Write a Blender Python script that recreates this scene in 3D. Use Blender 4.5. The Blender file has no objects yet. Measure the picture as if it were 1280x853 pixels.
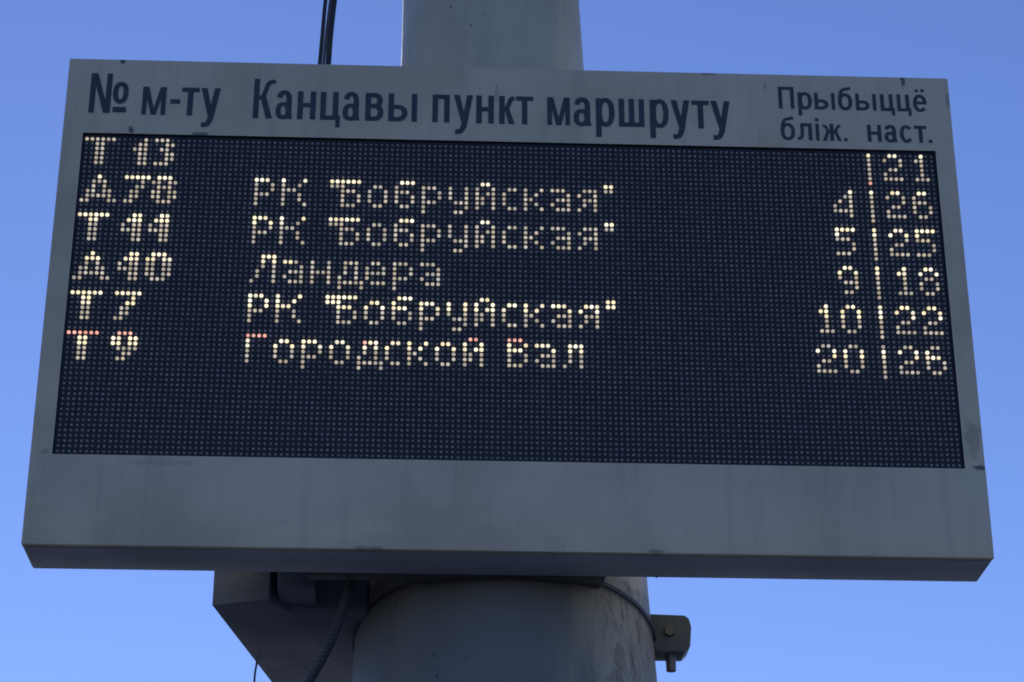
import bpy, bmesh, math, random
from mathutils import Vector, Matrix
rng = random.Random(7)
S = bpy.context.scene
COL = S.collection
R = math.radians
HZ = 3.384                      # height of the centre of the LED screen above the pavement

# ------------------------------------------------------------------ camera
cam_d = bpy.data.cameras.new('camera')
cam = bpy.data.objects.new('camera', cam_d)
COL.objects.link(cam)
cam_d.sensor_width = 36.0
cam_d.lens = 77.79
cam_d.clip_start = 0.05
cam_d.clip_end = 5000
right = Vector((0.99913449, -0.04159279, 0.00055985))
down = Vector((0.01818071, 0.42454910, -0.90522236))
fwd = Vector((0.03741304, 0.90444906, 0.42493783))
cam.matrix_world = Matrix(((right.x, -down.x, -fwd.x, -0.14948),
                           (right.y, -down.y, -fwd.y, -3.61199),
                           (right.z, -down.z, -fwd.z, HZ - 1.78401),
                           (0, 0, 0, 1)))
S.camera = cam

# ------------------------------------------------------------------ sky, sun, exposure
SUN_EL, SUN_AZ = R(30), R(-9)     # azimuth from +Y (behind the board), negative = to the left
w = bpy.data.worlds.new('World')
S.world = w
w.use_nodes = True
wn = w.node_tree
bg = wn.nodes['Background']
sky = wn.nodes.new('ShaderNodeTexSky')
sky.sky_type = 'NISHITA'
sky.sun_disc = False
sky.sun_elevation = SUN_EL
sky.sun_rotation = SUN_AZ
sky.altitude = 200
sky.air_density = 1.0
sky.dust_density = 0.01
sky.ozone_density = 4.5
wb = wn.nodes.new('ShaderNodeMix')             # cool white balance of the phone picture
wb.data_type = 'RGBA'
wb.blend_type = 'MULTIPLY'
wb.inputs[0].default_value = 1.0
wb.inputs[7].default_value = (0.92, 0.885, 1.17, 1)
wn.links.new(sky.outputs[0], wb.inputs[6])
wn.links.new(wb.outputs[2], bg.inputs[0])
bg.inputs[1].default_value = 0.112
sd = bpy.data.lights.new('sun', 'SUN')
sd.energy = 2.0
sd.angle = R(0.53)
sd.color = (1.0, 0.97, 0.93)
sun = bpy.data.objects.new('sun', sd)
COL.objects.link(sun)
sdir = Vector((math.sin(SUN_AZ) * math.cos(SUN_EL), math.cos(SUN_AZ) * math.cos(SUN_EL), math.sin(SUN_EL)))
sun.rotation_euler = sdir.to_track_quat('Z', 'Y').to_euler()
sun.location = sdir * 30
vs = S.view_settings
vs.view_transform = 'Standard'
vs.look = 'None'
vs.gamma = 1.0
vs.use_curve_mapping = False
vs.exposure = 0.0
try:
    S.cycles.pixel_filter_type = 'BLACKMAN_HARRIS'
    S.cycles.filter_width = 1.9
except Exception:
    pass


# ------------------------------------------------------------------ materials
def mat(name, col, rough=0.5, metal=0.0, spec=0.5):
    m = bpy.data.materials.new(name)
    m.use_nodes = True
    b = m.node_tree.nodes['Principled BSDF']
    b.inputs['Base Color'].default_value = (*col, 1)
    b.inputs['Roughness'].default_value = rough
    b.inputs['Metallic'].default_value = metal
    b.inputs['Specular IOR Level'].default_value = spec
    return m


class NT:
    """tiny node-graph helper"""
    def __init__(self, m):
        self.t = m.node_tree
        self.b = self.t.nodes['Principled BSDF']
        self.tc = self.t.nodes.new('ShaderNodeTexCoord').outputs['Object']

    def link(self, a, b):
        self.t.links.new(a, b)

    def put(self, sock, v):
        if hasattr(v, 'node'):
            self.link(v, sock)
        else:
            sock.default_value = v

    def mapping(self, scale=(1, 1, 1), loc=(0, 0, 0), vec=None):
        n = self.t.nodes.new('ShaderNodeMapping')
        n.inputs['Scale'].default_value = scale
        n.inputs['Location'].default_value = loc
        self.link(vec or self.tc, n.inputs['Vector'])
        return n.outputs[0]

    def noise(self, vec, scale, detail=4, rough=0.55, dist=0.0):
        n = self.t.nodes.new('ShaderNodeTexNoise')
        n.inputs['Scale'].default_value = scale
        n.inputs['Detail'].default_value = detail
        n.inputs['Roughness'].default_value = rough
        n.inputs['Distortion'].default_value = dist
        self.link(vec, n.inputs['Vector'])
        return n.outputs['Fac']

    def remap(self, v, a, b, c=0.0, d=1.0):
        n = self.t.nodes.new('ShaderNodeMapRange')
        n.interpolation_type = 'SMOOTHSTEP'
        self.put(n.inputs[0], v)
        for i, x in enumerate((a, b, c, d)):
            n.inputs[i + 1].default_value = x
        return n.outputs[0]

    def math(self, op, a, b=0.0):
        n = self.t.nodes.new('ShaderNodeMath')
        n.operation = op
        self.put(n.inputs[0], a)
        self.put(n.inputs[1], b)
        return n.outputs[0]

    def mix(self, fac, a, b):
        n = self.t.nodes.new('ShaderNodeMix')
        n.data_type = 'RGBA'
        self.put(n.inputs[0], fac)
        self.put(n.inputs[6], a if hasattr(a, 'node') else (*a, 1))
        self.put(n.inputs[7], b if hasattr(b, 'node') else (*b, 1))
        return n.outputs[2]

    def dist(self, vec, c):
        n = self.t.nodes.new('ShaderNodeVectorMath')
        n.operation = 'DISTANCE'
        self.link(vec, n.inputs[0])
        n.inputs[1].default_value = c
        return n.outputs['Value']

    def bump(self, h, strength, d=0.001):
        n = self.t.nodes.new('ShaderNodeBump')
        n.inputs['Strength'].default_value = strength
        n.inputs['Distance'].default_value = d
        self.put(n.inputs['Height'], h)
        self.link(n.outputs[0], self.b.inputs['Normal'])


def painted_metal(name, base, dirt, marks=(), rough=0.48):
    """weathered sheet-metal paint: cloudy fading, rain streaks, specks and a few chipped / smudged marks"""
    m = mat(name, base, rough)
    g = NT(m)
    cloud = g.remap(g.noise(g.mapping((1, 1, 1)), 3.2, 5, 0.6, 0.4), 0.3, 0.75)
    streak = g.remap(g.noise(g.mapping((26, 26, 1.3)), 1.0, 4, 0.6), 0.47, 0.72)
    fine = g.remap(g.noise(g.mapping((90, 90, 5)), 1.0, 3, 0.6), 0.5, 0.8)
    speck = g.remap(g.noise(g.mapping((1, 1, 1)), 130, 2, 0.5), 0.71, 0.78)
    lite = tuple(min(1, c * 1.13) for c in base)
    c = g.mix(cloud, lite, tuple(c * 0.86 for c in base))
    c = g.mix(g.math('MULTIPLY', streak, 0.09), c, dirt)
    c = g.mix(g.math('MULTIPLY', fine, 0.12), c, dirt)
    c = g.mix(g.math('MULTIPLY', speck, 0.45), c, dirt)
    wob = g.noise(g.mapping(), 70, 3, 0.6)
    for (x, y, z, rx, rz, amt, col) in marks:
        d = g.dist(g.mapping((1 / rx, 0.0, 1 / rz)), (x / rx, 0, z / rz))
        d = g.math('ADD', d, g.math('MULTIPLY', g.math('SUBTRACT', wob, 0.5), 1.6))
        k = g.remap(d, 0.55, 1.0, amt, 0.0)
        c = g.mix(k, c, col)
    g.link(c, g.b.inputs['Base Color'])
    g.link(g.remap(cloud, 0, 1, rough - 0.08, rough + 0.12), g.b.inputs['Roughness'])
    g.bump(g.noise(g.mapping(), 9, 3, 0.5), 0.18, 0.004)
    return m


DIRT = (0.11, 0.11, 0.105)
DARK = (0.035, 0.037, 0.042)
marks = [  # x, -, z, half sizes, amount, colour : chips and smudges seen on the face
    (-0.741, 0, 0.487, 0.007, 0.010, 0.85, DARK), (-0.714, 0, 0.333, 0.008, 0.010, 0.9, DARK),
    (-0.585, 0, 0.328, 0.016, 0.006, 0.7, DARK), (0.752, 0, 0.478, 0.006, 0.016, 0.8, DARK),
    (0.375, 0, 0.487, 0.018, 0.006, 0.6, DARK), (0.485, 0, 0.460, 0.004, 0.012, 0.4, DIRT),
    (0.822, 0, -0.265, 0.017, 0.045, 0.40, (0.15, 0.16, 0.14)), (0.828, 0, -0.321, 0.016, 0.006, 0.85, DARK),
    (-0.816, 0, -0.318, 0.010, 0.008, 0.3, DARK), (-0.03, 0, 0.43, 0.006, 0.025, 0.35, DIRT),
    (-0.61, 0, -0.336, 0.07, 0.008, 0.2, DIRT), (0.838, 0, 0.44, 0.010, 0.02, 0.5, DIRT),
    (0.25, 0, -0.487, 0.02, 0.004, 0.5, DARK), (-0.25, 0, -0.488, 0.03, 0.004, 0.4, DARK),
]
M_HOUSE = painted_metal('housing_paint', (0.605, 0.53, 0.365), DIRT, marks)
M_COVER = painted_metal('cover_paint', (0.595, 0.525, 0.37), DIRT, [mk for mk in marks if mk[2] < -0.27])
M_UNDER = painted_metal('under_shade_paint', (0.36, 0.40, 0.45), (0.10, 0.10, 0.10), [])  # bluish shade of the board's underside put into the colour
M_POLE = painted_metal('pole_paint', (0.47, 0.445, 0.345), (0.10, 0.095, 0.085), [], 0.5)
g = NT(M_POLE)
prev = g.b.inputs['Base Color'].links[0].from_socket
sx = g.t.nodes.new('ShaderNodeSeparateXYZ')
g.link(g.tc, sx.inputs[0])
PX, PYY, PZ = sx.outputs
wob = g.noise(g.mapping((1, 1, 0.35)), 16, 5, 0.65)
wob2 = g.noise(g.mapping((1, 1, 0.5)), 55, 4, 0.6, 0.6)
# dark coat with the board's shade painted in, front of the lower shaft, with a ragged right edge
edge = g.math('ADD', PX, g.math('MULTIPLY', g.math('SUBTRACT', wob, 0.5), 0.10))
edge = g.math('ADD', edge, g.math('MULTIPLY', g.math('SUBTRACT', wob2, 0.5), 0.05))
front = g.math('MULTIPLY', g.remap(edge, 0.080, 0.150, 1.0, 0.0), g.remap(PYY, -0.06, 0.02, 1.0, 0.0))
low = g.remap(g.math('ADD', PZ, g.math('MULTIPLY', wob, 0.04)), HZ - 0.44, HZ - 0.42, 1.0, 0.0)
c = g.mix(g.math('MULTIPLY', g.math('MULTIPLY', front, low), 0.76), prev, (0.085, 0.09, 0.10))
# scuffed, flaking paint on the rest of the lower shaft
lowR = g.math('MULTIPLY', low, g.remap(PX, 0.06, 0.14, 0.0, 1.0))
flake = g.remap(g.noise(g.mapping((1, 1, 0.45)), 34, 6, 0.72, 0.9), 0.54, 0.64)
c = g.mix(g.math('MULTIPLY', lowR, 0.42), c, (0.22, 0.215, 0.20))
c = g.mix(g.math('MULTIPLY', g.math('MULTIPLY', flake, lowR), 0.85), c, (0.55, 0.54, 0.50))
dk = g.remap(g.noise(g.mapping((1, 1, 0.3), (3, 1, 2)), 22, 6, 0.7, 0.8), 0.56, 0.68)
c = g.mix(g.math('MULTIPLY', g.math('MULTIPLY', dk, lowR), 0.85), c, (0.09, 0.085, 0.08))
yel = g.math('MULTIPLY', g.remap(g.noise(g.mapping((1, 1, 0.12), (1.3, 0, 0)), 13, 4, 0.6), 0.40, 0.62), g.remap(PX, -0.01, 0.10, 0.0, 1.0))  # yellowed streaks, with warm light on the right side painted in
c = g.mix(g.math('MULTIPLY', yel, g.math('SUBTRACT', 0.95, g.math('MULTIPLY', low, 0.55))), c, (0.70, 0.60, 0.38))
# small pits, mostly on the left of the upper shaft
vor = g.t.nodes.new('ShaderNodeTexVoronoi')
vor.inputs['Scale'].default_value = 30
g.link(g.tc, vor.inputs['Vector'])
pit = g.math('MULTIPLY', g.remap(vor.outputs['Distance'], 0.07, 0.12, 1.0, 0.0), g.remap(PX, -0.13, -0.07, 1.0, 0.0))
c = g.mix(g.math('MULTIPLY', pit, 0.8), c, (0.06, 0.06, 0.06))
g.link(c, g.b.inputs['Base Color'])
rel = g.math('MULTIPLY', g.math('ADD', g.math('MULTIPLY', flake, 0.5), g.math('ADD', wob2, dk)), g.math('ADD', g.math('MULTIPLY', lowR, 0.9), 0.06))
g.bump(rel, 0.9, 0.006)
M_STEEL = painted_metal('bracket_steel', (0.10, 0.125, 0.15), (0.05, 0.05, 0.05), [], 0.5)
M_CAB = painted_metal('cabinet_paint', (0.13, 0.165, 0.215), (0.05, 0.06, 0.07), [], 0.45)
M_LETTER = mat('letter_film', (0.035, 0.055, 0.11), 0.4)
g = NT(M_LETTER)
g.link(g.mix(g.remap(g.noise(g.mapping(), 40, 4), 0.35, 0.8), (0.034, 0.040, 0.055), (0.055, 0.060, 0.072)), g.b.inputs['Base Color'])
M_BOARD = mat('screen_black', (0.017, 0.0215, 0.032), 0.55, spec=0.35)
M_LENS = mat('led_lens', (0.42, 0.42, 0.41), 0.35)
g = NT(M_LENS)
wn_ = g.t.nodes.new('ShaderNodeTexWhiteNoise')
sn_ = g.t.nodes.new('ShaderNodeVectorMath')
sn_.operation = 'SNAP'
sn_.inputs[1].default_value = (0.01, 1.0, 0.01)
ad_ = g.t.nodes.new('ShaderNodeVectorMath')
ad_.operation = 'ADD'
ad_.inputs[1].default_value = (0.0, 0.5, 0.0)
g.link(g.tc, ad_.inputs[0])
g.link(ad_.outputs[0], sn_.inputs[0])
g.link(sn_.outputs[0], wn_.inputs['Vector'])
g.link(g.mix(wn_.outputs['Value'], (0.30, 0.29, 0.26), (0.52, 0.50, 0.46)), g.b.inputs['Base Color'])
M_CABLE = mat('cable_rubber', (0.02, 0.02, 0.022), 0.5)
M_HOSE = mat('hose_plastic', (0.05, 0.055, 0.065), 0.45)
M_ZINC = mat('zinc_bolt', (0.16, 0.16, 0.165), 0.5, 0.7)
M_BAND = mat('band_steel', (0.10, 0.10, 0.10), 0.5, 0.5)


def emitter(name, a, b, strength):
    m = mat(name, (0.05, 0.05, 0.05), 0.4)
    g = NT(m)
    n = g.t.nodes.new('ShaderNodeTexWhiteNoise')
    sn = g.t.nodes.new('ShaderNodeVectorMath')
    sn.operation = 'SNAP'
    sn.inputs[1].default_value = (0.01, 1.0, 0.01)
    ad = g.t.nodes.new('ShaderNodeVectorMath')
    ad.operation = 'ADD'
    ad.inputs[1].default_value = (0.0, 0.5, 0.0)
    g.link(g.tc, ad.inputs[0])
    g.link(ad.outputs[0], sn.inputs[0])
    g.link(sn.outputs[0], n.inputs['Vector'])
    g.link(g.mix(n.outputs['Value'], a, b), g.b.inputs['Emission Color'])
    sp = g.t.nodes.new('ShaderNodeSeparateColor')
    g.link(n.outputs['Color'], sp.inputs[0])
    g.link(g.remap(sp.outputs[1], 0, 1, strength * 0.78, strength * 1.2), g.b.inputs['Emission Strength'])
    return m


M_BRIGHT = emitter('led_bright', (1.0, 0.85, 0.52), (1.0, 0.93, 0.74), 1.2)
M_DIM = emitter('led_dim', (1.0, 0.84, 0.63), (1.0, 0.93, 0.82), 0.52)
M_RED = emitter('led_red', (1.0, 0.40, 0.30), (1.0, 0.55, 0.45), 1.1)


# ------------------------------------------------------------------ helpers
def link(name, me, m, parent=None, mats=None):
    o = bpy.data.objects.new(name, me)
    COL.objects.link(o)
    if mats:
        for x in mats:
            me.materials.append(x)
    else:
        me.materials.append(m)
    if parent:
        o.parent = parent
    return o


def from_bm(name, bm, m, parent=None, smooth=False, loc=None):
    me = bpy.data.meshes.new(name)
    bmesh.ops.recalc_face_normals(bm, faces=bm.faces)
    bm.to_mesh(me)
    bm.free()
    if smooth:
        me.polygons.foreach_set('use_smooth', [True] * len(me.polygons))
        try:
            me.set_sharp_from_angle(angle=R(35))
        except Exception:
            pass
    o = link(name, me, m, parent)
    if loc:
        o.location = loc
    return o


def empty(name, loc, label, cat, rz=0.0):
    o = bpy.data.objects.new(name, None)
    COL.objects.link(o)
    o.location = loc
    o.rotation_euler = (0, 0, rz)
    o.empty_display_size = 0.1
    o['label'] = label
    o['category'] = cat
    return o


def tag(o, label, cat):
    o['label'] = label
    o['category'] = cat


def box(bm, x0, x1, y0, y1, z0, z1, bevel=0.0, seg=2):
    r = bmesh.ops.create_cube(bm, size=1.0)
    vs_ = r['verts']
    for v in vs_:
        v.co = Vector((x0 + (v.co.x + .5) * (x1 - x0), y0 + (v.co.y + .5) * (y1 - y0), z0 + (v.co.z + .5) * (z1 - z0)))
    if bevel:
        es = {e for v in vs_ for e in v.link_edges}
        bmesh.ops.bevel(bm, geom=list(es), offset=bevel, segments=seg, affect='EDGES', profile=0.5)
    return bm


def tube(bm, pts, rad, n=12, ripple=None):
    """swept tube through pts; rad a number or list"""
    P = [Vector(p) for p in pts]
    rings = []
    up = Vector((0.31, 0.9, 0.2)).normalized()
    for i, p in enumerate(P):
        t = (P[min(i + 1, len(P) - 1)] - P[max(i - 1, 0)]).normalized()
        a = t.cross(up).normalized()
        b = t.cross(a).normalized()
        rr = rad[i] if isinstance(rad, (list, tuple)) else rad
        rings.append([bm.verts.new(p + (a * math.cos(2 * math.pi * k / n) + b * math.sin(2 * math.pi * k / n)) * rr) for k in range(n)])
    for i in range(len(rings) - 1):
        for k in range(n):
            bm.faces.new((rings[i][k], rings[i][(k + 1) % n], rings[i + 1][(k + 1) % n], rings[i + 1][k]))
    bm.faces.new(rings[0][::-1])
    bm.faces.new(rings[-1])
    return bm


def spline(pts, n=14):
    """Catmull-Rom through points"""
    P = [Vector(p) for p in pts]
    P = [P[0] * 2 - P[1]] + P + [P[-1] * 2 - P[-2]]
    out = []
    for i in range(1, len(P) - 2):
        a, b, c, d = P[i - 1:i + 3]
        for k in range(n):
            t = k / n
            out.append(0.5 * ((2 * b) + (c - a) * t + (2 * a - 5 * b + 4 * c - d) * t * t + (3 * b - a - 3 * c + d) * t ** 3))
    out.append(P[-2])
    return out


# ------------------------------------------------------------------ ground
def sheet(name, x0, x1, y0, y1, z, m):
    me = bpy.data.meshes.new(name)
    me.from_pydata([(x0, y0, z), (x1, y0, z), (x1, y1, z), (x0, y1, z)], [], [(0, 1, 2, 3)])
    o = link(name, me, m)
    o['kind'] = 'structure'
    return o


M_ASPH = mat('asphalt', (0.05, 0.05, 0.052), 0.9)
g = NT(M_ASPH)
g.link(g.mix(g.noise(g.mapping(), 6, 8, 0.7), (0.035, 0.035, 0.037), (0.065, 0.065, 0.067)), g.b.inputs['Base Color'])
M_PAVE = mat('paving', (0.16, 0.155, 0.15), 0.9)
g = NT(M_PAVE)
br = g.t.nodes.new('ShaderNodeTexBrick')
br.inputs['Color1'].default_value = (0.095, 0.10, 0.105, 1)
br.inputs['Color2'].default_value = (0.12, 0.122, 0.125, 1)
br.inputs['Mortar'].default_value = (0.06, 0.06, 0.058, 1)
br.inputs['Scale'].default_value = 2.5
g.link(g.tc, br.inputs['Vector'])
g.link(br.outputs['Color'], g.b.inputs['Base Color'])
M_KERB = mat('kerb_concrete', (0.25, 0.245, 0.235), 0.9)
M_SOIL = mat('ground_soil', (0.040, 0.048, 0.056), 0.95)
sheet('ground', -1500, 1500, -1500, 1500, -0.145, M_SOIL)
sheet('road', -400, 400, 2.2, 12.0, -0.14, M_ASPH)
bm = bmesh.new()
box(bm, -400, 400, -6.0, 2.0, -0.143, 0.0)
o = from_bm('pavement', bm, M_PAVE)
o['kind'] = 'structure'
bm = bmesh.new()
box(bm, -400, 400, 2.0, 2.18, -0.143, 0.012, 0.01)
o = from_bm('kerb', bm, M_KERB)
o['kind'] = 'structure'

# ------------------------------------------------------------------ pole (tall stepped steel mast)
PY = 0.42                                    # axis distance behind the screen plane


def axis_x(z):                               # the mast leans very slightly to the left
    return 0.003 - 0.0205 * (z - (HZ - 0.6))


pole = empty('street_pole', (axis_x(0), PY, 0), 'tall thick grey painted steel pole behind the board, widening below it', 'pole')
prof = [(0.0, 0.330), (1.2, 0.318), (HZ - 0.95, 0.296), (HZ - 0.62, 0.2870), (HZ - 0.545, 0.2835), (HZ - 0.50, 0.2805), (HZ - 0.30, 0.272),
        (HZ - 0.05, 0.262), (HZ + 0.10, 0.235), (HZ + 0.22, 0.205), (HZ + 0.34, 0.1985), (HZ + 0.74, 0.1945), (HZ + 0.91, 0.1912),
        (HZ + 2.5, 0.172), (HZ + 5.5, 0.135)]
bm = bmesh.new()
N = 96
rings = []
zs = []
for (z0, r0), (z1, r1) in zip(prof[:-1], prof[1:]):
    k = max(1, int((z1 - z0) / 0.12))
    zs += [(z0 + (z1 - z0) * i / k, r0 + (r1 - r0) * i / k) for i in range(k)]
zs.append(prof[-1])
for z, r in zs:
    ring = []
    for k in range(N):
        a = 2 * math.pi * k / N
        rr = r + 0.0012 * math.sin(3 * a + z * 7) + 0.0008 * math.sin(7 * a - z * 13)
        ring.append(bm.verts.new((axis_x(z) - axis_x(0) + rr * math.cos(a), rr * math.sin(a), z)))
    rings.append(ring)
for i in range(len(rings) - 1):
    for k in range(N):
        bm.faces.new((rings[i][k], rings[i][(k + 1) % N], rings[i + 1][(k + 1) % N], rings[i + 1][k]))
bm.faces.new(rings[-1])
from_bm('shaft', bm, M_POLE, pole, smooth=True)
bm = bmesh.new()
r = bmesh.ops.create_cone(bm, cap_ends=True, segments=48, radius1=0.46, radius2=0.46, depth=0.03)
for v in bm.verts:
    v.co.z += 0.016
from_bm('base_flange', bm, M_POLE, pole)

# ------------------------------------------------------------------ the departure board
board = empty('departure_board', (0, 0, HZ), 'wide grey outdoor departure board with dotted amber text, fixed to the pole', 'sign')
X0, X1, Z0, Z1 = -0.8412, 0.8400, -0.4890, 0.4878
FY, BY = -0.004, 0.117                        # front face and back face
ox0, ox1, oz0, oz1 = -0.8030, 0.8030, -0.3225, 0.3255
bm = bmesh.new()
V = lambda x, y, z: bm.verts.new((x, y, z))
of = [V(X0, FY, Z0), V(X1, FY, Z0), V(X1, FY, Z1), V(X0, FY, Z1)]
ob = [V(X0, BY, Z0), V(X1, BY, Z0), V(X1, BY, Z1), V(X0, BY, Z1)]
inf = [V(ox0, FY, oz0), V(ox1, FY, oz0), V(ox1, FY, oz1), V(ox0, FY, oz1)]
inb = [V(ox0, 0.02, oz0), V(ox1, 0.02, oz0), V(ox1, 0.02, oz1), V(ox0, 0.02, oz1)]
for i in range(4):
    j = (i + 1) % 4
    bm.faces.new((of[i], of[j], inf[j], inf[i]))
    bm.faces.new((inf[i], inf[j], inb[j], inb[i])).material_index = 1
    bm.faces.new((of[i], ob[i], ob[j], of[j]))
bm.faces.new(ob)
bm.faces.new(inb)
bmesh.ops.recalc_face_normals(bm, faces=bm.faces)
es = [e for e in bm.edges if (e.verts[0] in of + ob and e.verts[1] in of + ob and not (e.verts[0] in ob and e.verts[1] in ob))]
bmesh.ops.bevel(bm, geom=es, offset=0.0022, segments=3, affect='EDGES', profile=0.5)
house = from_bm('housing', bm, M_HOUSE, board, smooth=True)
house.data.materials.append(M_BOARD)

# lower cover: a folded sheet plate standing slightly proud of the housing
bm = bmesh.new()
box(bm, X0 + 0.0005, X1 - 0.0005, FY - 0.0022, FY + 0.007, Z0 - 0.0012, -0.3240, 0.0012)
from_bm('cover_plate', bm, M_COVER, board, smooth=True)
# drip fold under the plate, and a few burrs on the lower rear edge
bm = bmesh.new()
box(bm, X0 + 0.003, X1 - 0.003, 0.0085, 0.1165, Z0 - 0.0026, Z0 + 0.001, 0.0008)
from_bm('bottom_plate', bm, M_UNDER, board, smooth=True)
for bx, rr in ((-0.815, 0.0025), (0.262, 0.0038)):
    bm = bmesh.new()
    bmesh.ops.create_uvsphere(bm, u_segments=10, v_segments=6, radius=rr)
    from_bm('rivet_head', bm, M_STEEL, board, smooth=True, loc=(bx, 0.112, Z0 - 0.001))

# ---- LED screen: black module face + one small lens per LED, lit text as parts of it
PITCH = 0.010
GLY = {  # rows top to bottom, '#' = lit; 6 or 7 rows, first row may be empty
    'Р': ['###.', '#..#', '#..#', '###.', '#...', '#...'],
    'К': ['#...#', '#..#.', '###..', '#..#.', '#..#.', '#...#'],
    '"': ['##', '##'],
    'Б': ['####', '#...', '###.', '#..#', '#..#', '###.'],
    'о': ['', '.##.', '#..#', '#..#', '#..#', '.##.'],
    'б': ['.###', '#...', '###.', '#..#', '#..#', '.##.'],
    'р': ['', '###.', '#..#', '#..#', '###.', '#...', '#...'],
    'у': ['', '#..#', '#..#', '#..#', '.###', '...#', '.##.'],
    'й': ['.##.', '#..#', '#.##', '##.#', '##.#', '#..#'],
    'с': ['', '.##', '#..', '#..', '#..', '.##'],
    'к': ['', '#..#', '#.#.', '##..', '#.#.', '#..#'],
    'а': ['', '###.', '...#', '.###', '#..#', '.###'],
    'я': ['', '.###', '#..#', '.###', '.#.#', '#..#'],
    'Л': ['..###', '..#.#', '..#.#', '.#..#', '.#..#', '#...#'],
    'н': ['', '#..#', '#..#', '####', '#..#', '#..#'],
    'д': ['', '.###.', '.#.#.', '.#.#.', '#..#.', '#####', '#...#'],
    'е': ['', '.##.', '#..#', '####', '#...', '.###'],
    'Г': ['####', '#...', '#...', '#...', '#...', '#...'],
    'В': ['###.', '#..#', '###.', '#..#', '#..#', '###.'],
    'л': ['', '.###', '.#.#', '.#.#', '.#.#', '#..#'],
    '0': ['.##.', '#..#', '#..#', '#..#', '#..#', '.##.'],
    '1': ['.#..', '##..', '.#..', '.#..', '.#..', '###.'],
    '2': ['.##.', '#..#', '...#', '.##.', '#...', '####'],
    '4': ['...#', '..##', '.#.#', '#..#', '####', '...#'],
    '5': ['####', '#...', '###.', '...#', '...#', '###.'],
    '6': ['.##.', '#...', '###.', '#..#', '#..#', '.##.'],
    '8': ['.##.', '#..#', '.##.', '#..#', '#..#', '.##.'],
    '9': ['.##.', '#..#', '#..#', '.###', '...#', '.##.'],
    '|': ['#'] * 7,
}
BOLD = {
    'Т': ['######', '..##', '..##', '..##', '..##', '..##'],
    'А': ['...#', '..###', '..#.#', '.##.##', '.#####', '##...##'],
    '0': ['.###.', '##.##', '##.##', '##.##', '##.##', '.###.'],
    '1': ['..##'[:0] + '...#', '..##', '.###', '..##', '..##', '..##'],
    '3': ['###', '..##', '.##', '..##', '..##', '###'],
    '4': ['..##', '.###', '#.##', '####', '..##', '..##'],
    '7': ['#####', '...#', '..##', '.##', '.##', '##'],
    '8': ['.###.', '##.##', '.###.', '##.##', '##.##', '.###.'],
    '9': ['.###.', '##.##', '##.##', '.####', '..##', '.##'],
}


def cells(rows, col, row0):
    return [(col + i, row0 + j) for j, r_ in enumerate(rows) for i, ch in enumerate(r_) if ch == '#']


def put(items, row0, font=GLY):
    out = []
    for ch, c in items:
        out += cells(font[ch], c, row0)
    return out


BOBR = [('Р', 32), ('К', 37), ('"', 46), ('Б', 48), ('о', 53), ('б', 58), ('р', 63), ('у', 68), ('й', 73), ('с', 78), ('к', 82), ('а', 87), ('я', 92), ('"', 97)]
LAND = [('Л', 32), ('а', 38), ('н', 43), ('д', 48), ('е', 53), ('р', 58), ('а', 63)]
GORO = [('Г', 32), ('о', 37), ('р', 42), ('о', 47), ('д', 52), ('с', 57), ('к', 61), ('о', 66), ('й', 71), ('В', 79), ('а', 84), ('л', 89)]
ROUTES = [[('Т', 0), ('1', 8), ('3', 13)], [('А', 0), ('7', 8), ('8', 13)], [('Т', 0), ('4', 8), ('4', 13)],
          [('А', 0), ('4', 8), ('0', 13)], [('Т', 0), ('7', 8)], [('Т', 0), ('9', 8)]]
DESTS = [None, BOBR, BOBR, LAND, BOBR, GORO]
NEAR = [None, '4', '5', '9', '10', '20']
NEXT = ['21', '26', '25', '18', '22', '26']


def level(c, r_):
    """multiplexed picture: the first rows of each line were caught brighter, the sixth line's first row red"""
    ln, k = divmod(r_, 8)
    if ln == 0:
        if k == 6:
            return 'red'
        return 'bright' if (k == 0 and c > 80) else 'dim'
    if ln == 5:
        if k == 0:
            return 'red' if c < 120 else 'dim'
        if k == 1 and c == 53:
            return 'red'
        return 'bright' if k < 3 else 'dim'
    n = {1: 1, 2: 2 if c < 40 or c > 100 else 1, 3: 2 if c < 40 or c > 100 else 1, 4: 3}[ln]
    return 'bright' if k < n else 'dim'


def domes(cells_, rad, h, n, y0, jitter=0.0):
    """little lens domes facing -Y"""
    vs_, fs = [], []
    ring = [(math.cos(2 * math.pi * k / n + 0.3), math.sin(2 * math.pi * k / n + 0.3)) for k in range(n)]
    lev = ((1.0, 0.0), (0.92, 0.5), (0.55, 0.88))
    for (c, r_) in cells_:
        x = (c - 79.5) * PITCH + rng.uniform(-jitter, jitter)
        z = (31.5 - r_) * PITCH + rng.uniform(-jitter, jitter)
        b = len(vs_)
        for s, t in lev:
            vs_ += [(x + rad * s * a, y0 - h * t, z + rad * s * q) for a, q in ring]
        vs_.append((x, y0 - h, z))
        for l in range(2):
            for k in range(n):
                k2 = (k + 1) % n
                fs.append((b + l * n + k, b + l * n + k2, b + (l + 1) * n + k2, b + (l + 1) * n + k))
        for k in range(n):
            fs.append((b + 2 * n + k, b + 2 * n + (k + 1) % n, b + 3 * n))
    return vs_, fs


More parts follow.
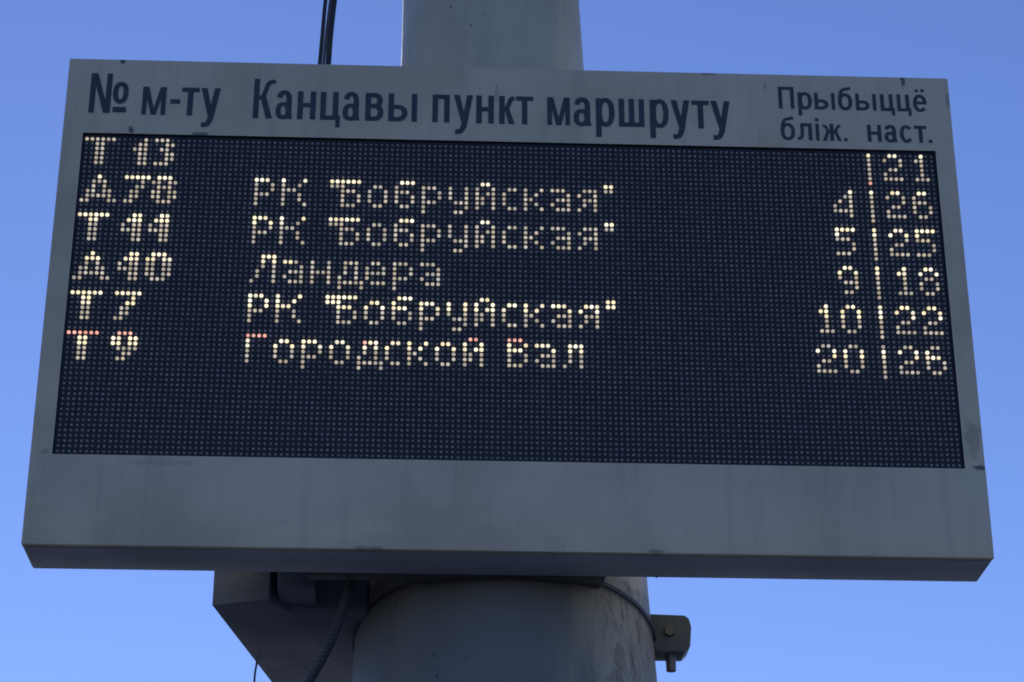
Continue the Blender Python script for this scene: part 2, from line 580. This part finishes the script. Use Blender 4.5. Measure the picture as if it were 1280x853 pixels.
def lit_part(name, cl, parent, label):
    kinds = {'bright': 0, 'dim': 1, 'red': 2}
    V_, F_, mi = [], [], []
    for kd, i in kinds.items():
        sub = [c for c in cl if level(*c) == kd]
        rad = (0.0037, 0.0033, 0.0033)[i]
        v, f = domes(sub, rad, 0.0036, 10, 0.0015)
        b = len(V_)
        V_ += v
        F_ += [tuple(b + q for q in ff) for ff in f]
        mi += [i] * len(f)
    me = bpy.data.meshes.new(name)
    me.from_pydata(V_, [], F_)
    o = link(name, me, None, parent, [M_BRIGHT, M_DIM, M_RED])
    me.polygons.foreach_set('material_index', mi)
    me.polygons.foreach_set('use_smooth', [True] * len(F_))
    o['label'] = label
    return o


lit = []
spec = []
for i in range(6):
    r0 = 8 * i
    tx = ''.join(ch for ch, _ in ROUTES[i])
    spec.append(('route_letter', put(ROUTES[i][:1], r0, BOLD), 'glowing letter %s of route %s %s' % (tx[0], tx[0], tx[1:])))
    spec.append(('route_number', put(ROUTES[i][1:], r0, BOLD), 'glowing number %s of route %s %s' % (tx[1:], tx[0], tx[1:])))
    if DESTS[i]:
        nm = ('РК', '"Бобруйская"') if DESTS[i] is BOBR else (('Ландера',) if DESTS[i] is LAND else ('Городской', 'Вал'))
        k = 0
        for wd in nm:
            spec.append(('destination_word', put(DESTS[i][k:k + len(wd)], r0), 'glowing word %s beside route %s %s' % (wd, tx[0], tx[1:])))
            k += len(wd)
    if NEAR[i]:
        t_ = NEAR[i]
        it = [(t_, 140)] if len(t_) == 1 else [(t_[0], 136 if t_[0] == '1' else 135), (t_[1], 140)]
        if t_[0] == '1':
            it[0] = ('1', 136)
        for q in it:
            spec.append(('minutes_digit', put([q], r0), 'glowing digit %s of the %s minutes to the nearest arrival' % (q[0], t_)))
    spec.append(('divider_bar', put([('|', 147)], r0), 'vertical bar of lit dots'))
    t_ = NEXT[i]
    it = [(ch, base + (1 if ch == '1' else 0)) for ch, base in zip(t_, (150, 155))]
    for q, nth in zip(it, ('first', 'second')):
        spec.append(('minutes_digit', put([q], r0), 'glowing %s digit %s of the %s minutes to the following arrival' % (nth, q[0], t_)))
for _, cl, _ in spec:
    lit += cl
litset = set(lit)
off = [(c, r_) for r_ in range(64) for c in range(160) if (c, r_) not in litset]
sv, sf = domes(off, 0.0024, 0.0034, 7, 0.002, 0.00025)
nb = len(sv)
sv += [(ox0 + 0.0005, 0.002, oz0 + 0.0005), (ox1 - 0.0005, 0.002, oz0 + 0.0005), (ox1 - 0.0005, 0.002, oz1 - 0.0005), (ox0 + 0.0005, 0.002, oz1 - 0.0005)]
sf.append((nb, nb + 1, nb + 2, nb + 3))
me = bpy.data.meshes.new('led_screen')
me.from_pydata(sv, [], sf)
screen = link('led_screen', me, None, board, [M_LENS, M_BOARD])
me.polygons.foreach_set('material_index', [0] * (len(sf) - 1) + [1])
me.polygons.foreach_set('use_smooth', [True] * (len(sf) - 1) + [False])
for nm, cl, lb in spec:
    lit_part(nm, cl, screen, lb)


# ---- film lettering on the head of the board (drawn as strokes and rings)
class Letters:
    def __init__(self, s, t):
        self.v, self.f, self.s, self.t, self.n = [], [], s, t, 0

    def y(self):
        self.n += 1
        return FY - 0.0005 - 0.00004 * (self.n % 12)

    def poly(self, pts):
        y = self.y()
        b = len(self.v)
        self.v += [(x, y, z) for x, z in pts]
        self.f.append(tuple(range(b, b + len(pts))))

    def rect(self, x0, z0, x1, z1):
        self.poly([(x0, z0), (x1, z0), (x1, z1), (x0, z1)])

    def strip(self, A, B):
        y = self.y()
        b = len(self.v)
        n = len(A)
        self.v += [(x, y, z) for x, z in A] + [(x, y, z) for x, z in B]
        for i in range(n - 1):
            self.f.append((b + i, b + i + 1, b + n + i + 1, b + n + i))

    def ring(self, x0, z0, x1, z1, a0=0, a1=360, p=2.25, s=None, t=None):
        s, t = s or self.s, t or self.t
        cx, cz, ax, az = (x0 + x1) / 2, (z0 + z1) / 2, (x1 - x0) / 2, (z1 - z0) / 2
        A, B = [], []
        n = max(8, int(abs(a1 - a0) / 7))
        for i in range(n + 1):
            a = R(a0 + (a1 - a0) * i / n)
            ca, sa = math.cos(a), math.sin(a)
            q = lambda u: math.copysign(abs(u) ** (2 / p), u)
            A.append((cx + ax * q(ca), cz + az * q(sa)))
            B.append((cx + (ax - s) * q(ca), cz + (az - t) * q(sa)))
        self.strip(A, B)

    def stroke(self, pts, wd):
        P = [Vector((p[0], p[1])) for p in pts]
        A, B = [], []
        for i, p in enumerate(P):
            d = (P[min(i + 1, len(P) - 1)] - P[max(i - 1, 0)]).normalized()
            nrm = Vector((-d.y, d.x)) * wd / 2
            A.append(tuple(p + nrm))
            B.append(tuple(p - nrm))
        self.strip(A, B)

    def glyph(self, ch, x0, x1, b, h, cap):
        s, t = self.s, self.t
        w_ = x1 - x0
        xm = (x0 + x1) / 2
        T = b + h
        if ch in 'ПК':
            T = b + cap
            h = cap
        if ch == 'н':
            self.rect(x0, b, x0 + s, T); self.rect(x1 - s, b, x1, T); self.rect(x0 + s, b + h * .5 - t * .45, x1 - s, b + h * .5 + t * .55)
        elif ch in 'пП':
            self.rect(x0, b, x0 + s, T); self.rect(x1 - s, b, x1, T); self.rect(x0 + s, T - t, x1 - s, T)
        elif ch == 'ш':
            self.rect(x0, b, x0 + s, T); self.rect(xm - s / 2, b + t, xm + s / 2, T); self.rect(x1 - s, b, x1, T); self.rect(x0 + s, b, x1 - s, b + t)
        elif ch == 'ц':
            self.rect(x0, b, x0 + s, T); self.rect(x1 - s, b + t, x1, T); self.rect(x0 + s, b, x1 + s * .38, b + t)
            self.rect(x1 - s * .42, b - h * .26, x1 + s * .38, b)
        elif ch == 'т':
            self.rect(x0, T - t, x1, T); self.rect(xm - s / 2, b, xm + s / 2, T - t)
        elif ch == 'ı':
            self.rect(x0, b, x1, T)
        elif ch == 'і':
            self.rect(x0, b, x1, T); self.rect(x0, b + cap * .86, x1, b + cap * 1.0)
        elif ch == 'ь':
            self.rect(x0, b, x0 + s, T)
            hb = h * .60
            xr = x0 + (x1 - x0) * .45
            self.rect(x0 + s, b, xr, b + t); self.rect(x0 + s, b + hb - t, xr, b + hb)
            self.ring(2 * xr - x1, b, x1, b + hb, -90, 90)
        elif ch == 'в':
            self.rect(x0, b, x0 + s, T)
            xr = x0 + w_ * .5
            zm = b + h * .53
            self.rect(x0 + s, b, xr, b + t); self.rect(x0 + s, zm - t / 2, xr, zm + t / 2); self.rect(x0 + s, T - t, xr, T)
            self.ring(2 * xr - x1, b, x1, zm + t / 2, -90, 90)
            self.ring(2 * xr - x1 + .05 * w_, zm - t / 2, x1 - .05 * w_, T, -90, 90)
        elif ch == 'р':
            self.rect(x0, b - h * .385, x0 + s, T)
            self.ring(x0 + s * .12, b - h * .02, x1, T + h * .02)
        elif ch == 'с':
            self.ring(x0, b - h * .015, x1, T + h * .015, 38, 322)
        elif ch == 'ё':
            self.ring(x0, b - h * .015, x1, T + h * .015, 0, 322)
            self.rect(x0 + s * .8, b + h * .44, x1 - s * .02, b + h * .44 + t * .9)
            for dx in (.32, .74):
                self.rect(x0 + w_ * dx - s * .4, b + h * 1.17, x0 + w_ * dx + s * .4, b + h * 1.34)
        elif ch == 'о':
            self.ring(x0, b, x1, T)
        elif ch == 'а':
            self.ring(x0 + w_ * .04, b + h * .36, x1 - w_ * .06, T + h * .02, 0, 168)
            self.poly([(x1 - s - w_ * .06, b + h * .69), (x1 - w_ * .06, b + h * .69), (x1 - w_ * .06, b + h * .2), (x1, b), (x1 - s * 1.05, b), (x1 - s - w_ * .06, b + h * .16)])
            self.ring(x0, b - h * .02, x1 - w_ * .10, b + h * .60, 0, 360, 2.3, s * .95, t * .92)
        elif ch == 'у':
            xt = x0 + w_ * .40
            self.poly([(x0, T), (x0 + s * 1.08, T), (xm + s * .42, b + h * .14), (xm - s * .28, b - h * .02)])
            self.poly([(x1 - s * 1.08, T), (x1, T), (xt + s * .95, b - h * .16), (xt - s * .02, b - h * .10)])
            q = [(xt + s * .42, b - h * .08), (xt + s * .22, b - h * .22), (xt - s * .25, b - h * .305), (x0 + w_ * .09, b - h * .315)]
            self.stroke([tuple(p)[:2] for p in spline([(a, c, 0) for a, c in q], 6)], t * 1.05)
        elif ch in 'кК':
            self.rect(x0, b, x0 + s, T)
            m_ = b + h * .52
            q = [(x0 + s * .8, m_, 0), (x0 + w_ * .47, m_ + h * .03, 0), (x0 + w_ * .62, m_ + h * .2, 0), (x0 + w_ * .77, m_ + h * .375, 0), (x1 - w_ * (.02 if ch == 'к' else -.10), T - t * .52, 0)]
            self.stroke([tuple(p)[:2] for p in spline(q, 5)], s * .82)
            self.poly([(x0 + w_ * .34, m_ + h * .03), (x0 + w_ * .60, m_ + h * .10), (x1, b), (x1 - s * 1.12, b)])
        elif ch == 'ж':
            self.rect(xm - s / 2, b, xm + s / 2, T)
            m_ = b + h * .52
            for sg in (-1, 1):
                q = [(xm + sg * s * .4, m_, 0), (xm + sg * w_ * .20, m_ + h * .05, 0), (xm + sg * w_ * .30, m_ + h * .28, 0), (xm + sg * w_ * .47, T - t * .45, 0)]
                self.stroke([tuple(p)[:2] for p in spline(q, 5)], s * .72)
                self.poly([(xm + sg * w_ * .12, m_), (xm + sg * w_ * .27, m_ + h * .09), (xm + sg * w_ * .5, b), (xm + sg * (w_ * .5 - s * 1.0), b)])
        elif ch == 'л':
            self.rect(x1 - s, b, x1, T); self.rect(x0 + w_ * .2, T - t, x1 - s, T)
            q = [(x0 + w_ * .2 + s * .45, T - t * .5, 0), (x0 + w_ * .2 + s * .42, b + h * .45, 0), (x0 + w_ * .2 + s * .15, b + h * .17, 0), (x0 - w_ * .01, b + t * .45, 0)]
            self.stroke([tuple(p)[:2] for p in spline(q, 5)], s * .9)
        elif ch == 'м':
            self.rect(x0, b, x0 + s * .85, T); self.rect(x1 - s * .85, b, x1, T)
            self.poly([(x0 + s * .2, T), (x0 + s * 1.08, T), (xm + s * .36, b), (xm - s * .44, b)])
            self.poly([(x1 - s * 1.08, T), (x1 - s * .2, T), (xm + s * .44, b), (xm - s * .36, b)])
        elif ch == 'N':
            T = b + cap
            self.rect(x0, b, x0 + s, T); self.rect(x1 - s, b, x1, T)
            self.poly([(x0 + s * .2, T), (x0 + s * 1.2, T), (x1 - s * .2, b), (x1 - s * 1.2, b)])
        elif ch == 'б':
            self.ring(x0, b - h * .015, x1, T * 1.0 - h * .0)
            q = [(x0 + s * .5, b + h * .42, 0), (x0 + s * .55, b + h * .80, 0), (x0 + w_ * .30, b + cap * .88, 0), (x0 + w_ * .62, b + cap * .955, 0), (x0 + w_ * .93, b + cap * 1.0, 0)]
            self.stroke([tuple(p)[:2] for p in spline(q, 6)], s * .88)

    def build(self, name, parent, label):
        me = bpy.data.meshes.new(name)
        me.from_pydata(self.v, [], self.f)
        o = link(name, me, M_LETTER, parent)
        o['label'] = label
        return o


XH, CAP = 0.0612, 0.0868
XH2, CAP2 = 0.0372, 0.0488


def word(text, glyphs, big=True, base=None, extra=()):
    L = Letters(0.0105, 0.0096) if big else Letters(0.0073, 0.0066)
    for ch, a, c in glyphs:
        L.glyph(ch, a, c, base - ((a + .5) * .0014 if big else 0), *((XH, CAP) if big else (XH2, CAP2)))
    for q in extra:
        L.rect(*q)
    if text == '№':
        L.ring(-0.7538, 0.3895, -0.7245, 0.4375, p=2.3, s=.0098, t=.0095)
    L.build('heading_word', board, 'dark blue printed word ' + text)


word('№', [('N', -0.7969, -0.7565)], True, .3682, [(-0.7522, 0.3706, -0.7268, 0.3825)])
word('м-ту', [('м', -0.6978, -0.6532), ('т', -0.6243, -0.5914), ('у', -0.5882, -0.5516)], True, .3667, [(-0.6450, 0.3920, -0.6264, 0.4020)])
word('Канцавы', [('К', -.4892, -.4526), ('а', -.4468, -.4150), ('н', -.4060, -.3715), ('ц', -.3628, -.3290), ('а', -.3205, -.2882), ('в', -.2780, -.2437),
                 ('ь', -.2345, -.1982), ('ı', -.1905, -.1802)], True, .3645)
word('пункт', [('п', -.1512, -.1185), ('у', -.1110, -.0745), ('н', -.0683, -.0348), ('к', -.0248, .0048), ('т', .0070, .0400)], True, .3645)
word('маршруту', [('м', .0664, .1096), ('а', .1164, .1500), ('р', .1588, .1944), ('ш', .2025, .2510), ('р', .2615, .2975), ('у', .3016, .3378), ('т', .3418, .3750), ('у', .3778, .4150)], True, .3645)
word('Прыбыццё', [('П', .5092, .5392), ('р', .5462, .5732), ('ь', .5780, .6048), ('ı', .6108, .6175), ('б', .6236, .6510), ('ь', .6573, .6838),
                  ('ı', .6903, .6969), ('ц', .7050, .7292), ('ц', .7370, .7610), ('ё', .7682, .7946)], False, .4110)
word('бліж.', [('б', .5098, .5372), ('л', .5424, .5698), ('і', .5767, .5834), ('ж', .5896, .6256)], False, .3424, [(.6303, .3426, .6371, .3492)])
word('наст.', [('н', .6755, .7022), ('а', .7080, .7322), ('с', .7378, .7625), ('т', .7655, .7893)], False, .3424, [(.7920, .3424, .7988, .3490)])

# ------------------------------------------------------------------ clamp that carries the board on the pole
clamp = empty('pole_clamp', (0.003, PY, HZ - 0.5), 'dark steel clamp with thin band round the pole and bolted lug at its right side', 'clamp')
bm = bmesh.new()
nb_, hh, th = 96, 0.0036, 0.0042
prev = None
rg = []
for k in range(nb_):
    a = 2 * math.pi * k / nb_                  # angle from +X towards the viewer
    zc = 0.5 - 0.526 + 0.060 * math.sin(a)
    r = 0.2815 - 0.03 * (zc - 0.0)
    ring = []
    for dr, dz in ((0, -hh), (th, -hh), (th, hh), (0, hh)):
        ring.append(bm.verts.new(((r + dr) * math.cos(a), -(r + dr) * math.sin(a), zc + dz)))
    rg.append(ring)
for k in range(nb_):
    A, B = rg[k], rg[(k + 1) % nb_]
    for q in range(4):
        bm.faces.new((A[q], A[(q + 1) % 4], B[(q + 1) % 4], B[q]))
from_bm('band', bm, M_BAND, clamp)
bm = bmesh.new()
out = [(0.262, -0.043), (0.342, -0.043), (0.353, -0.032), (0.356, 0.006), (0.352, 0.022), (0.344, 0.0285), (0.262, 0.0305)]
fr = [bm.verts.new((x - 0.003, -0.030, z)) for x, z in out]
bk = [bm.verts.new((x - 0.003, 0.034, z)) for x, z in out]
bm.faces.new(fr)
bm.faces.new(bk[::-1])
for i in range(len(out)):
    j = (i + 1) % len(out)
    bm.faces.new((fr[i], bk[i], bk[j], fr[j]))
bmesh.ops.recalc_face_normals(bm, faces=bm.faces)
bmesh.ops.bevel(bm, geom=list(bm.edges), offset=0.0016, segments=2, affect='EDGES', profile=0.5)
from_bm('lug', bm, M_STEEL, clamp, smooth=True)
bm = bmesh.new()
bmesh.ops.create_cone(bm, cap_ends=True, segments=6, radius1=0.0115, radius2=0.0105, depth=0.009)
bmesh.ops.rotate(bm, verts=bm.verts, matrix=Matrix.Rotation(R(90), 3, 'X'))
from_bm('bolt_head', bm, M_ZINC, clamp, loc=(0.311, -0.0345, -0.004))
bm = bmesh.new()
bmesh.ops.create_cone(bm, cap_ends=True, segments=20, radius1=0.0092, radius2=0.0102, depth=0.036)
bmesh.ops.bevel(bm, geom=[e for e in bm.edges if abs(e.verts[0].co.z + .017) < 1e-4 and abs(e.verts[1].co.z + .017) < 1e-4], offset=0.004, segments=3, affect='EDGES', profile=0.5)
from_bm('hanging_stud', bm, M_ZINC, clamp, smooth=True, loc=(0.315, -0.005, -0.056))
bm = bmesh.new()
box(bm, -0.36, 0.170, -0.297, -0.262, 0.008, 0.12, 0.004)
from_bm('mounting_rail', bm, M_BAND, clamp, smooth=True)
for sx in (-0.16, 0.12):
    bm = bmesh.new()
    box(bm, sx, sx + 0.045, -0.262, -0.20, 0.012, 0.11, 0.003)
    from_bm('clamp_arm', bm, M_BAND, clamp, smooth=True)

# ------------------------------------------------------------------ control cabinet behind the left half of the board
cab = empty('control_cabinet', (-0.43, 0.45, HZ - 0.51), 'angular dark grey control cabinet hanging behind the lower left edge of the board', 'cabinet')


def prism(bm, pts, z0, z1, bevel=0.003):
    lo = [bm.verts.new((x, y, z0)) for x, y in pts]
    hi = [bm.verts.new((x, y, z1)) for x, y in pts]
    bm.faces.new(lo[::-1])
    bm.faces.new(hi)
    n = len(pts)
    for i in range(n):
        j = (i + 1) % n
        bm.faces.new((lo[i], lo[j], hi[j], hi[i]))
    bmesh.ops.recalc_face_normals(bm, faces=bm.faces)
    if bevel:
        bmesh.ops.bevel(bm, geom=list(bm.edges), offset=bevel, segments=2, affect='EDGES', profile=0.5)


def cpt(x, y):
    return (x + 0.43, y - 0.45)


bm = bmesh.new()
prism(bm, [cpt(-.535, .253), cpt(-.430, .213), cpt(-.424, .245), cpt(-.395, .285), cpt(-.255, .30), cpt(-.255, .86), cpt(-.435, .86)], 0.0, 0.52, 0.0012)
from_bm('cabinet_body', bm, M_CAB, cab, smooth=True)
bm = bmesh.new()
prism(bm, [cpt(-.414, .190), cpt(-.347, .190), cpt(-.347, .335), cpt(-.414, .335)], 0.012, 0.30, 0.003)
from_bm('side_channel', bm, M_CAB, cab, smooth=True)
# corrugated hose from the board to the cabinet, running down past the pole
pts = spline([(-.262, .122, -.33), (-.272, .165, -.42), (-.281, .20, -.468), (-.295, .210, -.520), (-.309, .220, -.566), (-.331, .240, -.612), (-.363, .265, -.668), (-.395, .29, -.76), (-.40, .31, -.95), (-.36, .32, -1.4), (-.34, .33, -2.0), (-.345, .33, -2.7), (-.35, .33, -HZ)], 26)
rad = [0.0094 if (i // 2) % 2 else 0.0082 for i in range(len(pts))]
bm = bmesh.new()
tube(bm, [p + Vector((0, 0, HZ)) for p in pts], rad, 14)
o = from_bm('corrugated_hose', bm, M_HOSE, None, smooth=True)
tag(o, 'dark ribbed hose curving down under the board between cabinet and pole', 'hose')


def cable(pts, r, label, m=M_CABLE):
    bm = bmesh.new()
    tube(bm, [p + Vector((0, 0, HZ)) for p in spline(pts, 10)], r, 12)
    o = from_bm('power_cable', bm, m, None, smooth=True)
    tag(o, label, 'cable')
    o['group'] = 'cables rising behind the board'
    return o


top = [(-.30, .30, 1.5), (-.22, .34, 2.4), (-.17, .36, 3.6)]
cable([(-.378, .12, .30), (-.3840, .20, .50), (-.3830, .25, .645), (-.3800, .25, .72), (-.3765, .25, .805), (-.368, .26, .93)] + top, 0.0042, 'thin black cable above the board, outer left strand of the bundle')
cable([(-.360, .12, .30), (-.3655, .20, .50), (-.3655, .25, .645), (-.3635, .25, .72), (-.3585, .25, .805), (-.351, .26, .93)] + [(x + .013, y, z) for x, y, z in top], 0.0058, 'thicker black cable above the board, on the side nearest the pole')
M_CABLE2 = mat('cable_grey', (0.16, 0.16, 0.17), 0.35)
cable([(-.370, .12, .30), (-.3760, .21, .50), (-.3760, .262, .645), (-.3730, .262, .72), (-.3675, .262, .805), (-.358, .27, .93)] + [(x + .006, y + .01, z) for x, y, z in top], 0.0034, 'slim grey cable between the two black cables above the board', M_CABLE2)
bm = bmesh.new()
tube(bm, [p + Vector((0, 0, HZ)) for p in spline([(-.474, .60, -.500), (-.4765, .60, -.52), (-.4785, .60, -.55), (-.480, .60, -.70), (-.475, .60, -1.0), (-.46, .58, -1.3)], 10)], 0.0022, 8)
o = from_bm('loose_wire', bm, M_CABLE, None, smooth=True)
tag(o, 'very thin loose wire dangling from the underside of the grey cabinet', 'wire')
